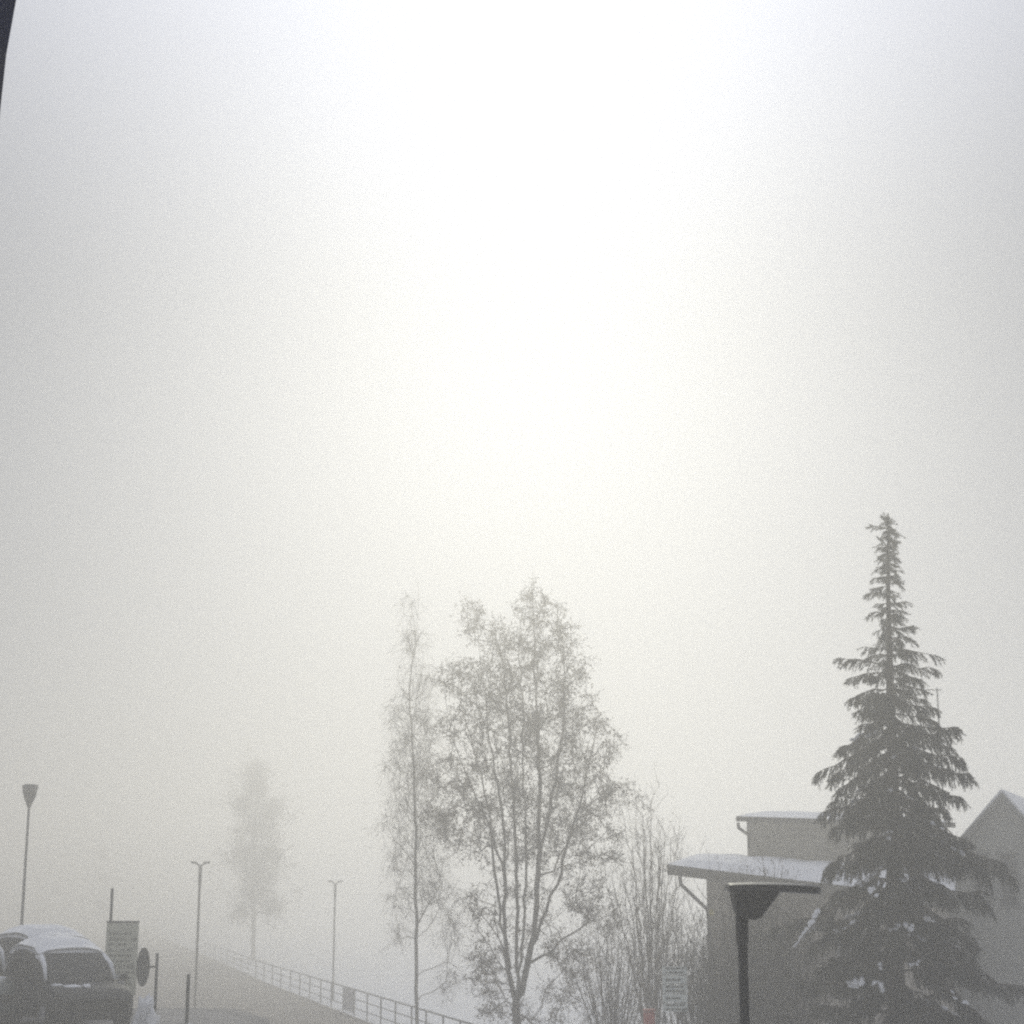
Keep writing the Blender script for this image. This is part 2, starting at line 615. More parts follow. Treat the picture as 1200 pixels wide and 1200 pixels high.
def make_car(name, label, loc, rz, paint, L=3.9, W=1.68, H=1.62, tall=0.0, snow_seed=1):
    root = thing(name, label, "car", loc, rz, "cars parked on the terrace")
    h = L / 2
    zb = 0.92 + tall * 0.5
    # station: x, belt z, top z, half width at belt, half width at top
    st = [(-h, 0.62, 0.70, 0.66, 0.60), (-h + .06, zb - .03, zb + .02, 0.76, 0.66), (-h + .18, zb, H - .42, .79, .66),
          (-h + .42, zb, H - .10, W / 2 - .02, .66), (-h + .9, zb, H - .01, W / 2, .67), (-h + 1.5, zb, H, W / 2, .68),
          (-h + 2.0, zb - .01, H - .05, W / 2, .67), (-h + 2.35, zb - .02, H - .17, W / 2, .66),
          (-h + 2.75, zb - .04, H - .40, W / 2, .69), (-h + 3.05, zb - .06, zb - .01, W / 2, .72),
          (h - .45, zb - .13, zb - .07, W / 2 - .02, .70), (h - .12, zb - .24, zb - .16, .74, .64), (h, .55, .62, .66, .60)]

    def ring(s):
        x, b, t, wb, wt = s
        lo = 0.24
        half = [(wb * .88, lo), (wb * .99, lo + .12), (wb * 1.0, lo + .3 if b > .75 else (lo + b) / 2), (wb * .985, b),
                ((wb * .97 + wt) / 2, (b + t) / 2 if t - b > .2 else b + (t - b) * .5), (wt * .985, t - min(.13, (t - b) * .3)), (wt * .80, t - min(.025, (t - b) * .06)), (wt * .4, t + .012)]
        return [(x, y, z) for y, z in half] + [(x, -y, z) for y, z in half[::-1]]
    mb = MB()
    n = 16
    for s in st:
        mb.v.extend(ring(s))
    for i in range(len(st) - 1):
        for k in range(n):
            j = (k + 1) % n
            mb.f.append((i * n + k, i * n + j, (i + 1) * n + j, (i + 1) * n + k))
    mb.f.append(tuple(range(n)))
    mb.f.append(tuple(range((len(st) - 1) * n, len(st) * n))[::-1])
    body = mb.build("body", paint, root, smooth=True)
    # side windows, following the flank of the cabin
    for s in (-1, 1):
        for a, b_ in ((3, 4), (4, 6), (6, 8)):
            mbw = MB()
            rows = []
            for q in range(a, b_ + 1):
                x, bz, tz, wb, wt = st[q]
                pts = []
                for t in (0.12, 0.5, 0.84):
                    z = bz + (tz - bz) * t
                    if t < .5:
                        y = wb * .985 + ((wb * .97 + wt) / 2 - wb * .985) * (t / .5)
                    else:
                        y = (wb * .97 + wt) / 2 + (wt - (wb * .97 + wt) / 2) * ((t - .5) / .47)
                    xx = x + (0.035 if q == a else -0.035 if q == b_ else 0)
                    pts.append((xx, s * (y + .012), z))
                rows.append(pts)
            for pts in rows:
                mbw.v.extend(pts)
            for i in range(len(rows) - 1):
                for k in range(2):
                    f = (i * 3 + k, (i + 1) * 3 + k, (i + 1) * 3 + k + 1, i * 3 + k + 1)
                    mbw.f.append(f if s < 0 else f[::-1])
            mbw.build("side_window", M["glass"], root, smooth=True)

    def screen(i0, i1, name, up):
        mbs = MB()
        rows = []
        for q in range(i0, i1 + 1):
            x, bz, tz, wb, wt = st[q]
            dx = 0.012 if up else -0.012
            rows.append([(x + dx, wt * .9 * k, tz + .012 + .012 * (1 - abs(k))) for k in (-1, -.4, .4, 1)])
        for r_ in rows:
            mbs.v.extend(r_)
        for i in range(len(rows) - 1):
            for k in range(3):
                f = (i * 4 + k, i * 4 + k + 1, (i + 1) * 4 + k + 1, (i + 1) * 4 + k)
                mbs.f.append(f if not up else f[::-1])
        mbs.build(name, M["glass"], root, smooth=True)
    screen(7, 9, "windscreen", True)
    screen(1, 3, "rear_window", False)
    for sx in (-h + .72, h - .78):
        for s in (-1, 1):
            w = MB().lathe([(.20, -.09), (.29, -.10), (.315, -.06), (.315, .06), (.29, .10), (.20, .09)], 20, "Y")
            wo = w.build("wheel", M["rubber"], root, smooth=True, loc=(sx, s * (W / 2 - .07), .315))
            r_ = MB().lathe([(.02, s * .115), (.10, s * .112), (.19, s * .092), (.205, s * .06)], 20, "Y")
            r_.build("rim", M["rim"], wo, smooth=True)
    for s in (-1, 1):
        MB().blob((h - .14, s * .56, zb - .32), (.10, .16, .085), 3, 12, 8, 0.0).build("headlight", M["headlight"], root, smooth=True)
        mm = MB().blob((h - 1.22, s * (W / 2 + .10), zb + .06), (.07, .11, .075), 5, 10, 7, 0.05)
        mm.tube([(h - 1.22, s * (W / 2 - .04), zb), (h - 1.22, s * (W / 2 + .08), zb + .04)], .02, 5)
        mm.build("mirror", paint, root, smooth=True)
    MB().box((h + .012, 0, .50), (.05, .8, .16), bevel=.02).build("grille", M["rubber"], root)
    MB().box((h - .02, 0, .33), (.14, 1.36, .16), bevel=.05).build("bumper", paint, root)
    # snow blanket on the roof
    r = random.Random(snow_seed)
    mb = MB()
    sx = [st[3], st[4], st[5], st[6], st[7]]
    ks = np.linspace(-1, 1, 9)
    xs_ = np.linspace(-h + .36, -h + 2.42, 15)
    zx = [s[0] for s in sx]; zt = [s[2] for s in sx]
    for layer in (0, 1):
        for i, x in enumerate(xs_):
            tz = float(np.interp(x, zx, zt))
            for k in ks:
                e = (1 - abs(k) ** 6) * (1 - abs((x - xs_[0]) / (xs_[-1] - xs_[0]) * 2 - 1) ** 8)
                th_ = (.085 + .06 * e + .015 * math.sin(x * 5 + snow_seed) * math.sin(k * 4)) if layer else -0.03
                mb.v.append((x, k * (.69 + .02 * math.sin(x * 7)), tz + th_ - .115 * abs(k) ** 3.2))
    N = len(xs_); K = len(ks)
    for i in range(N - 1):
        for k in range(K - 1):
            a = i * K + k
            mb.f.append((a, a + K, a + K + 1, a + 1))
            b_ = N * K + a
            mb.f.append((b_, b_ + 1, b_ + K + 1, b_ + K))
    edge = [i * K for i in range(N)] + [(N - 1) * K + k for k in range(1, K)] + [i * K + K - 1 for i in range(N - 2, -1, -1)] + list(range(K - 2, 0, -1))
    for a, b_ in zip(edge, edge[1:] + edge[:1]):
        mb.f.append((a, b_, b_ + N * K, a + N * K))
    # strips of snow left down the screen pillars and on the bonnet
    for s in (-1, 1):
        pts = [(-h + 2.3, s * .64, H - .20), (-h + 2.55, s * .66, H - .31), (-h + 2.8, s * .69, H - .42), (-h + 3.02, s * .71, zb + .03)]
        mb.tube(pts, [.05, .06, .05, .025], 7)
    for i in range(7):
        mb.blob((h - .95 + r.uniform(-.25, .6), r.uniform(-.6, .6), zb - .07), (r.uniform(.08, .2), r.uniform(.08, .22), r.uniform(.04, .075)), i + snow_seed)
    mb.build("snow_cover", M["snow"], root, smooth=True)
    return root


def on_ground(px, Y):
    p = P(px, 1100, Y)
    return Vector((p.x, p.y, height(p.x, p.y)))


make_car("parked_car", "dark car with snow along its roof and windscreen edge, in front of the others", on_ground(80, 36.5) + Vector((0, 0, .01)), R(-58), M["paint_dark"], L=4.15, H=1.66, snow_seed=1)
make_car("parked_car", "pale silver car parked close behind the dark car, its snowy roof showing above it", on_ground(66, 40.6) + Vector((0, 0, .01)), R(-50), M["paint_silver"], L=4.3, W=1.78, H=1.84, tall=.2, snow_seed=4)
make_car("parked_car", "greenish car cut off by the left edge of the picture, snow on its bonnet", on_ground(-48, 38) + Vector((0, 0, .01)), R(-52), M["paint_green"], L=4.2, W=1.75, H=1.88, tall=.1, snow_seed=9)

# ------------------------------------------------------------------ signs, bollard and snow heap on the terrace


def text_row(words, z, h, y):
    """one worn line of lettering: word-long raised bars joined along their foot"""
    low, top = z - h / 2, z + h / 2
    out_ = [(words[0][0], low), (words[-1][1], low)]
    for i in range(len(words) - 1, -1, -1):
        x0, x1 = words[i]
        out_ += [(x1, top), (x0, top)]
        if i:
            out_ += [(x0, low + h * .12), (words[i - 1][1], low + h * .12)]
    return MB().prism(out_, y - .003, y + .003)


p = P(140, 1165, 40)
gz = height(p.x, p.y)
top = P(140, 1082, 40).z
b = thing("information_board", "tall pale olive board with rows of small text beside the dark car", "sign", (p.x, p.y, gz), R(8))
bot = P(140, 1166, 40).z
MB().box((0, 0, (top + bot) / 2 - gz), (.72, .05, top - bot), bevel=.01).build("board", M["sign_green"], b)
MB().box((0, -.002, top - gz + .03), (.74, .07, .05), bevel=.015).build("top_cap", M["pole"], b)
r = random.Random(3)
for row in range(11):
    z = top - gz - .22 - row * (top - bot - .35) / 10
    x = -.29
    words = []
    while x < .25:
        w = r.uniform(.03, .11)
        if r.random() < .85 or not words:
            words.append((x, x + w))
        x += w + r.uniform(.02, .05)
    text_row(words, z, .045 if row != 6 else .075, -.0275).build("text_line", M["sign_strip"], b)
MB().tube([(-.28, .055, -.1), (-.28, .055, P(127, 1041, 40).z - gz)], .032, 10).build("post", M["pole"], b, smooth=True)
MB().tube([(.28, .055, -.1), (.28, .055, bot - gz + .5)], .028, 10).build("post", M["pole"], b, smooth=True)

p = P(183, 1150, 36)
gz = height(p.x, p.y)
s = thing("road_sign", "round road sign seen almost edge on, on a thin post with a short arm", "sign", (p.x, p.y, gz))
MB().tube([(0, 0, -.1), (0, 0, P(183, 1117, 36).z - gz)], .03, 10).build("post", M["pole"], s, smooth=True)
zc = P(168, 1133, 36).z - gz
disc = MB().lathe([(.01, -.012), (.37, -.012), (.385, -.004), (.385, .012), (.37, .02), (.01, .02)], 36, "Y").build("sign_disc", M["sign_dark"], s, loc=(-.27, -.02, zc))
disc.rotation_euler = (0, 0, R(83))
MB().tube([(-.26, 0, zc), (0, 0, zc)], .022, 8).build("bracket", M["pole"], s, smooth=True)
MB().tube([(-.26, 0, zc + .2), (-.2, 0, zc), (-.26, 0, zc - .2)], .012, 6).build("brace", M["pole"], s, smooth=True)

p = P(171, 1190, 35.2)
h_ = MB()
gz = height(p.x, p.y)
h_.blob((-.02, 0, .22), (.17, .25, .36), 2, 18, 12, .4)
h_.blob((.03, .02, .5), (.09, .14, .16), 5, 14, 9, .4)
h_.blob((.10, .05, .12), (.13, .24, .26), 6, 14, 9, .35)
h_.blob((-.12, -.06, .06), (.16, .2, .2), 8, 14, 9, .35)
tag(h_.build("snow_heap", M["snow"], smooth=True, loc=(p.x, p.y, gz)), "small heap of white snow under the round sign", "snow heap")

p = P(219, 1190, 35)
gz = height(p.x, p.y)
bo = thing("bollard", "thin dark bollard alone beside the round sign with snow at its foot", "bollard", (p.x, p.y, gz))
hh = P(220, 1141, 35).z - gz
MB().lathe([(.035, -.05), (.035, hh - .05), (.028, hh - .01), (.01, hh)], 12).build("post", M["sign_dark"], bo, smooth=True)
MB().blob((.06, -.05, .02), (.16, .14, .14), 11).build("snow_cover", M["snow"], bo, smooth=True)

# ------------------------------------------------------------------ lamps
# bell shaped lamp above the cars
p = P(34, 945, 52)
gz = height(p.x, p.y)
L1 = thing("street_lamp", "tall thin lamp post with a bell shaped head rising behind the snowy cars", "street lamp", (p.x, p.y, gz))
zt = P(34, 946, 52).z - gz
z1 = P(34, 919, 52).z - gz
MB().tube([(0, 0, -.2), (0, 0, 1.2), (0, 0, zt)], [.065, .055, .035], 12).build("pole", M["pole"], L1, smooth=True)
hd = z1 - zt
MB().lathe([(.035, zt - .02), (.06, zt + .03), (.10, zt + hd * .18), (.17, zt + hd * .42), (.215, zt + hd * .68), (.222, zt + hd * .80)], 24).build("lamp_shade", M["lamp_glass"], L1, smooth=True)
MB().lathe([(.228, zt + hd * .80), (.235, zt + hd * .84), (.225, zt + hd * .97), (.12, zt + hd), (.01, zt + hd * 1.01)], 24).build("lamp_cap", M["pole"], L1, smooth=True)


def tee_lamp(label, px, py, Y, rz):
    p = P(px, py, Y)
    gz = height(p.x, p.y)
    t = thing("street_lamp", label, "street lamp", (p.x, p.y, gz), rz, "double headed lamps along the road")
    z = p.z - gz
    MB().tube([(0, 0, -.2), (0, 0, 1.0), (0, 0, 1.05), (0, 0, z - .9), (0, 0, z - .85), (0, 0, z - .1)], [.075, .07, .05, .05, .07, .07], 12).build("pole", M["pole"], t, smooth=True)
    for s in (-1, 1):
        mb = MB().tube([(0, 0, z - .15), (s * .16, 0, z - .02), (s * .22, 0, z)], .035, 8)
        ao = mb.build("arm", M["pole"], t, smooth=True)
        MB().prism([(s * .12, z - .03), (s * .34, z - .04), (s * .38, z + .03), (s * .36, z + .07), (s * .14, z + .035)][::s], -.13, .13).build("lamp_head", M["pole"], ao)
    return t


tee_lamp("double headed lamp post, the darker of two, beyond the round sign", 235, 1011, 70, R(8))
tee_lamp("double headed lamp post, the paler of two, standing at the railing", 393, 1033, 95, R(14))

# close lamp with the flat roof plate
Y0 = 12.0
p = P(870, 1100, Y0)
L4 = thing("area_lamp", "dark close lamp post with a flat wide cover plate and a slanted housing", "street lamp", (p.x, p.y, 0))
k = 1 / ppm(Y0)


def lx_(px):
    return (px - 870) * k


def lz_(py):
    return P(870, py, Y0).z


MB().tube([(0, 0, -.1), (0, 0, 1.0), (0, 0, lz_(1100))], [.037, .036, .0335], 20).build("pole", M["lamp_metal"], L4, smooth=True)
MB().lathe([(.034, lz_(1108)), (.040, lz_(1105)), (.043, lz_(1102)), (.0435, lz_(1070))], 20).build("collar", M["lamp_metal"], L4, smooth=True)
# housing: slanted box, wide above and narrow below
mb = MB()
prof = [(859, 1043.5), (913, 1043.5), (909, 1050), (896, 1068), (890, 1076), (884, 1078), (873, 1077.5), (866, 1074), (861.5, 1064)]
n = len(prof)
for dd, ins in ((-.135, .012), (-.12, 0), (.12, 0), (.135, .012)):
    cx = sum(lx_(a) for a, _ in prof) / n
    cz = sum(lz_(c) for _, c in prof) / n
    for a, c in prof:
        x, z = lx_(a), lz_(c)
        t = (z - lz_(1078)) / (lz_(1043) - lz_(1078))
        q = 1 - ins / .15
        mb.v.append((cx + (x - cx) * q, dd * (.55 + .45 * t), cz + (z - cz) * q))
for i in range(3):
    for a in range(n):
        j = (a + 1) % n
        mb.f.append((i * n + a, i * n + j, (i + 1) * n + j, (i + 1) * n + a))
mb.f.append(tuple(range(n - 1, -1, -1)))
mb.f.append(tuple(range(3 * n, 4 * n)))
mb.build("housing", M["lamp_metal"], L4)
# cover plate, thinning to the right, with rounded plan
mb = MB()
ncol = 14
xs_ = [lx_(853.5), lx_(854.5), lx_(858), lx_(880), lx_(905), lx_(925), lx_(940), lx_(952), lx_(958), lx_(960)]
wd = [.13, .16, .185, .20, .20, .195, .18, .15, .11, .075]
ztop = [1037.5, 1036, 1035, 1034.2, 1034.2, 1034.8, 1035.8, 1037.2, 1038.6, 1040]
zbot = [1043, 1043.6, 1043.8, 1044.2, 1045, 1045.8, 1046.6, 1047.4, 1047.8, 1047]
for x, w, a, c in zip(xs_, wd, ztop, zbot):
    ringp = [(-w, .25), (-w * .96, .75), (-w * .6, 1), (0, 1.04), (w * .6, 1), (w * .96, .75), (w, .25), (w * .97, 0), (0, 0), (-w * .97, 0)]
    for y, t in ringp:
        mb.v.append((x, y, lz_(c) + (lz_(a) - lz_(c)) * t))
nr = 10
for i in range(len(xs_) - 1):
    for a in range(nr):
        j = (a + 1) % nr
        mb.f.append((i * nr + a, (i + 1) * nr + a, (i + 1) * nr + j, i * nr + j))
mb.f.append(tuple(range(nr)))
mb.f.append(tuple(range((len(xs_) - 1) * nr, len(xs_) * nr))[::-1])
mb.build("cover_plate", M["lamp_top"], L4)
MB().box((lx_(885), 0, lz_(1046.2)), (.23, .20, .012), bevel=.004).build("glass_rim", M["lamp_top"], L4)

# ------------------------------------------------------------------ railing
f0 = fence_pts[0]
fence = thing("railing_fence", "long thin metal railing running along the road into the fog", "fence", f0)
fence_top = 1.16
for q in fence_pts:
    z0 = height(q.x, q.y)
    MB().box((q.x, q.y, z0 + fence_top / 2 - .1), (.065, .065, fence_top + .2), bevel=.01).build("post", M["rail"], fence, off=f0)
for zz, rr in ((fence_top, .036), (.74, .024), (.34, .024)):
    MB().tube([(q.x, q.y, height(q.x, q.y) + zz) for q in fence_pts], rr, 8).build("rail", M["rail"], fence, smooth=True, off=f0)
a, c = fence_pts[8], fence_pts[9]
mid = (a + c) / 2
ang = math.atan2(c.y - a.y, c.x - a.x)
pan = MB().box((mid.x, mid.y, height(mid.x, mid.y) + .60), ((c - a).length * .94, .03, 1.02), ang, bevel=.008).build("infill_panel", M["panel"], fence, off=f0)

# ------------------------------------------------------------------ house with the snowy roofs
hp = P(900, 1200, 46)
H0 = Vector((hp.x, hp.y, 0))
house = thing("snowy_house", "house with thick snow on its lower and upper roof behind the close lamp", "house", H0)


def slab(name, c4, thick, material, parent=house, off=H0, bulge=0.0, nx=10, ny=6, rough=0.0, smooth=False):
    """a tilted slab over four corners (front left, front right, back right, back left)"""
    mb = MB()
    fl, fr, br, bl = [Vector(q) for q in c4]
    rr = random.Random(5)
    for layer in (0, 1):
        for j in range(ny + 1):
            for i in range(nx + 1):
                u, v = i / nx, j / ny
                q = (fl * (1 - u) + fr * u) * (1 - v) + (bl * (1 - u) + br * u) * v
                if layer:
                    e = (1 - abs(2 * u - 1) ** 10) * (1 - abs(2 * v - 1) ** 8)
                    z = thick + bulge * e + rough * rr.uniform(-1, 1) * e
                    q = q + Vector((0, 0, z))
                    if bulge and j == 0:
                        q = q + Vector((0, .06 + rr.uniform(-.03, .03), -.02))
                mb.v.append(q)
    K = nx + 1
    N = K * (ny + 1)
    for j in range(ny):
        for i in range(nx):
            a = j * K + i
            mb.f.append((a, a + K, a + K + 1, a + 1))
            mb.f.append((N + a, N + a + 1, N + a + K + 1, N + a + K))
    edge = list(range(K)) + [j * K + nx for j in range(1, ny + 1)] + [ny * K + i for i in range(nx - 1, -1, -1)] + [j * K for j in range(ny - 1, 0, -1)]
    for a, b_ in zip(edge, edge[1:] + edge[:1]):
        mb.f.append((a, b_, b_ + N, a + N))
    return mb.build(name, material, parent, smooth=smooth, off=off)


def wall_prism(name, pts, z1s, material, parent=house, off=H0, z0=-.1):
    mb = MB()
    n = len(pts)
    for q in pts:
        mb.v.append((q.x, q.y, z0))
    for q, z in zip(pts, z1s):
        mb.v.append((q.x, q.y, z))
    mb.f.append(tuple(range(n - 1, -1, -1)))
    mb.f.append(tuple(range(n, 2 * n)))
    for i in range(n):
        j = (i + 1) % n
        mb.f.append((i, j, j + n, i + n))
    return mb.build(name, material, parent, off=off)


UY, LY = 46.2, 43.4
# lower storey
a0, a1 = P(828, 1040, LY), P(1112, 1060, LY)
b0, b1 = P(828, 1000, LY + 9), P(1112, 1000, LY + 9)
wall_prism("lower_wall", [Vector((a0.x, a0.y, 0)), Vector((a1.x, a1.y, 0)), Vector((a1.x, LY + 9, 0)), Vector((a0.x + 2.4, LY + 9, 0))],
           [P(828, 1029, LY).z, P(1112, 1062, LY).z, P(1112, 1062, LY).z, P(828, 1029, LY).z], M["brown_wall"])
# lower roof falling gently to the right
fl, fr = P(782, 1025, LY - .75), P(1120, 1066, LY - .75)
bl, br = P(812, 1014, UY + .3), P(1120, 1036, UY + .3)
lr = slab("lower_roof", (fl, fr, br, bl), .24, M["fascia"], nx=4, ny=2)
sn = [q + Vector((0, 0, .243)) for q in (fl, fr, br, bl)]
slab("snow_cover", sn, .02, M["snow"], parent=lr, bulge=.16, nx=26, ny=10, rough=.03, smooth=True)
# upper storey
u0, u1 = P(876, 1000, UY), P(1112, 1000, UY)
zt0, zt1 = P(876, 961, UY).z, P(1112, 968, UY).z
wall_prism("upper_wall", [Vector((u0.x, UY, 0)), Vector((u1.x, UY, 0)), Vector((u1.x, UY + 7, 0)), Vector((u0.x + 2.3, UY + 7, 0))],
           [zt0, zt1, zt1, zt0], M["plaster"], z0=P(876, 1040, UY).z)
fl, fr = P(862.5, 962.5, UY - .45), P(1120, 970, UY - .45)
bl, br = Vector((fl.x + 2.2, UY + 7.6, fl.z + .45)), Vector((fr.x, UY + 7.6, fr.z + .45))
ur = slab("upper_roof", (fl, fr, br, bl), .13, M["fascia"], nx=4, ny=2)
sn = [q + Vector((0, 0, .133)) for q in (fl, fr, br, bl)]
slab("snow_cover", sn, .02, M["snow"], parent=ur, bulge=.12, nx=22, ny=8, rough=.02, smooth=True)
# gutters' downpipes
pt = [P(797, 1027, LY - .8), P(797.5, 1036, LY - .8), P(829, 1066, LY - .09), P(830.5, 1080, LY - .09)]
pt.append(Vector((pt[-1].x, pt[-1].y, .2)))
MB().tube(pt, .045, 10).build("downpipe", M["pipe"], house, smooth=True, off=H0)
pt = [P(865, 964, UY - .5), P(865.5, 970, UY - .5), P(878, 979, UY - .09), P(878, 993, UY - .09)]
MB().tube(pt, .045, 10).build("downpipe", M["pipe"], house, smooth=True, off=H0)
q = P(833.5, 1069, LY - .08)
MB().box(q, (.12, .14, .16), bevel=.03).build("wall_light", M["yellow"], house, off=H0)
# windows of the lower storey, half hidden by the bushes
for wx in (905, 1005):
    q = P(wx, 1120, LY)
    fr_ = MB()
    w, hh = .95, 1.25
    for dx, dz, sx, sz in ((-w / 2, 0, .09, hh + .09), (w / 2, 0, .09, hh + .09), (0, hh / 2, w - .09, .09), (0, -hh / 2, w - .09, .09), (0, 0, .05, hh - .09)):
        fr_.box((q.x + dx, LY - .03, 3.6 + dz), (sx, .08, sz), bevel=.01)
    wo = fr_.build("window", M["trim"], house, off=H0)
    MB().box((q.x, LY - .008, 3.6), (w - .04, .02, hh - .04)).build("pane", M["glass"], wo, off=H0)

# aerial on the roof
q = P(1098, 806, UY + 2)
ant = thing("roof_antenna", "thin roof aerial with a short crossbar showing right of the spruce top", "antenna", (q.x, q.y, zt1 + .1))
hh = q.z - zt1 - .1
MB().tube([(0, 0, -.1), (0, 0, hh)], .022, 8).build("mast", M["pole"], ant, smooth=True)
mb = MB().tube([(-.32, 0, hh - .06), (.12, 0, hh - .06)], .014, 6)
for dx in (-.3, -.18, -.06, .08):
    mb.tube([(dx, -.22, hh - .06), (dx, .22, hh - .06)], .007, 5)
mb.build("crossbar", M["pole"], ant, smooth=True)

# ------------------------------------------------------------------ gabled house at the right edge
GY = 47.0
pk, el, er = P(1176, 930, GY), P(1076, 1042, GY), P(1276, 1042, GY)
G0 = Vector((pk.x, GY, 0))
gable = thing("gabled_house", "grey house with a steep gable and a narrow window at the right edge", "house", G0, R(-24))
wl, wr = el.x + .25, er.x - .25
MB().prism([(wl - pk.x, -.1), (wr - pk.x, -.1), (wr - pk.x, er.z + .05), (0, pk.z - .22), (wl - pk.x, el.z + .05)], 0, 8).build("wall", M["grey_wall"], gable)
for e, s in ((el, -1), (er, 1)):
    x = e.x - pk.x
    mb = MB().prism([(0, pk.z - .20), (x, e.z - .16), (x, e.z - .02), (0, pk.z)][::-s], -.45, 8.3)
    ro = mb.build("roof", M["roof_tin"], gable)
    MB().prism([(s * .02, pk.z + .004), (x + s * -.1, e.z + .03), (x - s * .14, e.z + .13), (s * .02, pk.z + .1)][::-s], -.36, 8.2).build("snow_cover", M["snow"], ro)
for wx, y0, y1, ww in ((1181, 1000, 1062, .46), (1150, 1000, 1062, .46)):
    qa, qb = P(wx, y0, GY), P(wx, y1, GY)
    cx = qa.x - pk.x
    zc, hh = (qa.z + qb.z) / 2, qa.z - qb.z
    fr_ = MB()
    for dx, dz, sx, sz in ((-ww / 2, 0, .07, hh + .07), (ww / 2, 0, .07, hh + .07), (0, hh / 2, ww - .07, .07), (0, -hh / 2, ww - .07, .07), (0, .1, ww - .07, .04)):
        fr_.box((cx + dx, -.025, zc + dz), (sx, .07, sz), bevel=.008)
    wo = fr_.build("window", M["trim"], gable)
    MB().box((cx, -.006, zc), (ww - .03, .016, hh - .03)).build("pane", M["glass"], wo)

# ------------------------------------------------------------------ spruce
rng = np.random.default_rng(21)
SY = 30.0
sp_base = Vector((P(1050, 1200, SY).x, SY, 0))
spruce = thing("spruce_tree", "tall dark spruce with a thin spire and clumps of snow on its boughs", "tree", sp_base)
prof_y = [606, 625, 645, 690, 740, 762, 775, 800, 830, 870, 920, 970, 1020, 1060, 1110, 1160, 1200, 1300, 1400]
prof_l = [4, 14, 18, 20, 22, 26, 38, 60, 66, 74, 82, 80, 92, 108, 116, 126, 132, 138, 120]
prof_r = [4, 12, 16, 18, 28, 46, 52, 50, 66, 84, 104, 112, 98, 104, 126, 134, 138, 140, 125]
trunk_pts = [sp_base, P(1048, 1100, SY), P(1047, 950, SY), P(1043, 800, SY), P(1041, 700, SY), P(1040.5, 604, SY)]
trunk, needles, wood, snow = MB(), MB(), MB(), MB()
tp = np.array([list(q) for q in trunk_pts])
tz = tp[:, 2]
trunk_rad = [.21, .15, .115, .07, .04, .008]
trunk.tube(trunk_pts, trunk_rad, 10)


def trunk_at(z):
    return np.array([np.interp(z, tz, tp[:, 0]), np.interp(z, tz, tp[:, 1]), z])


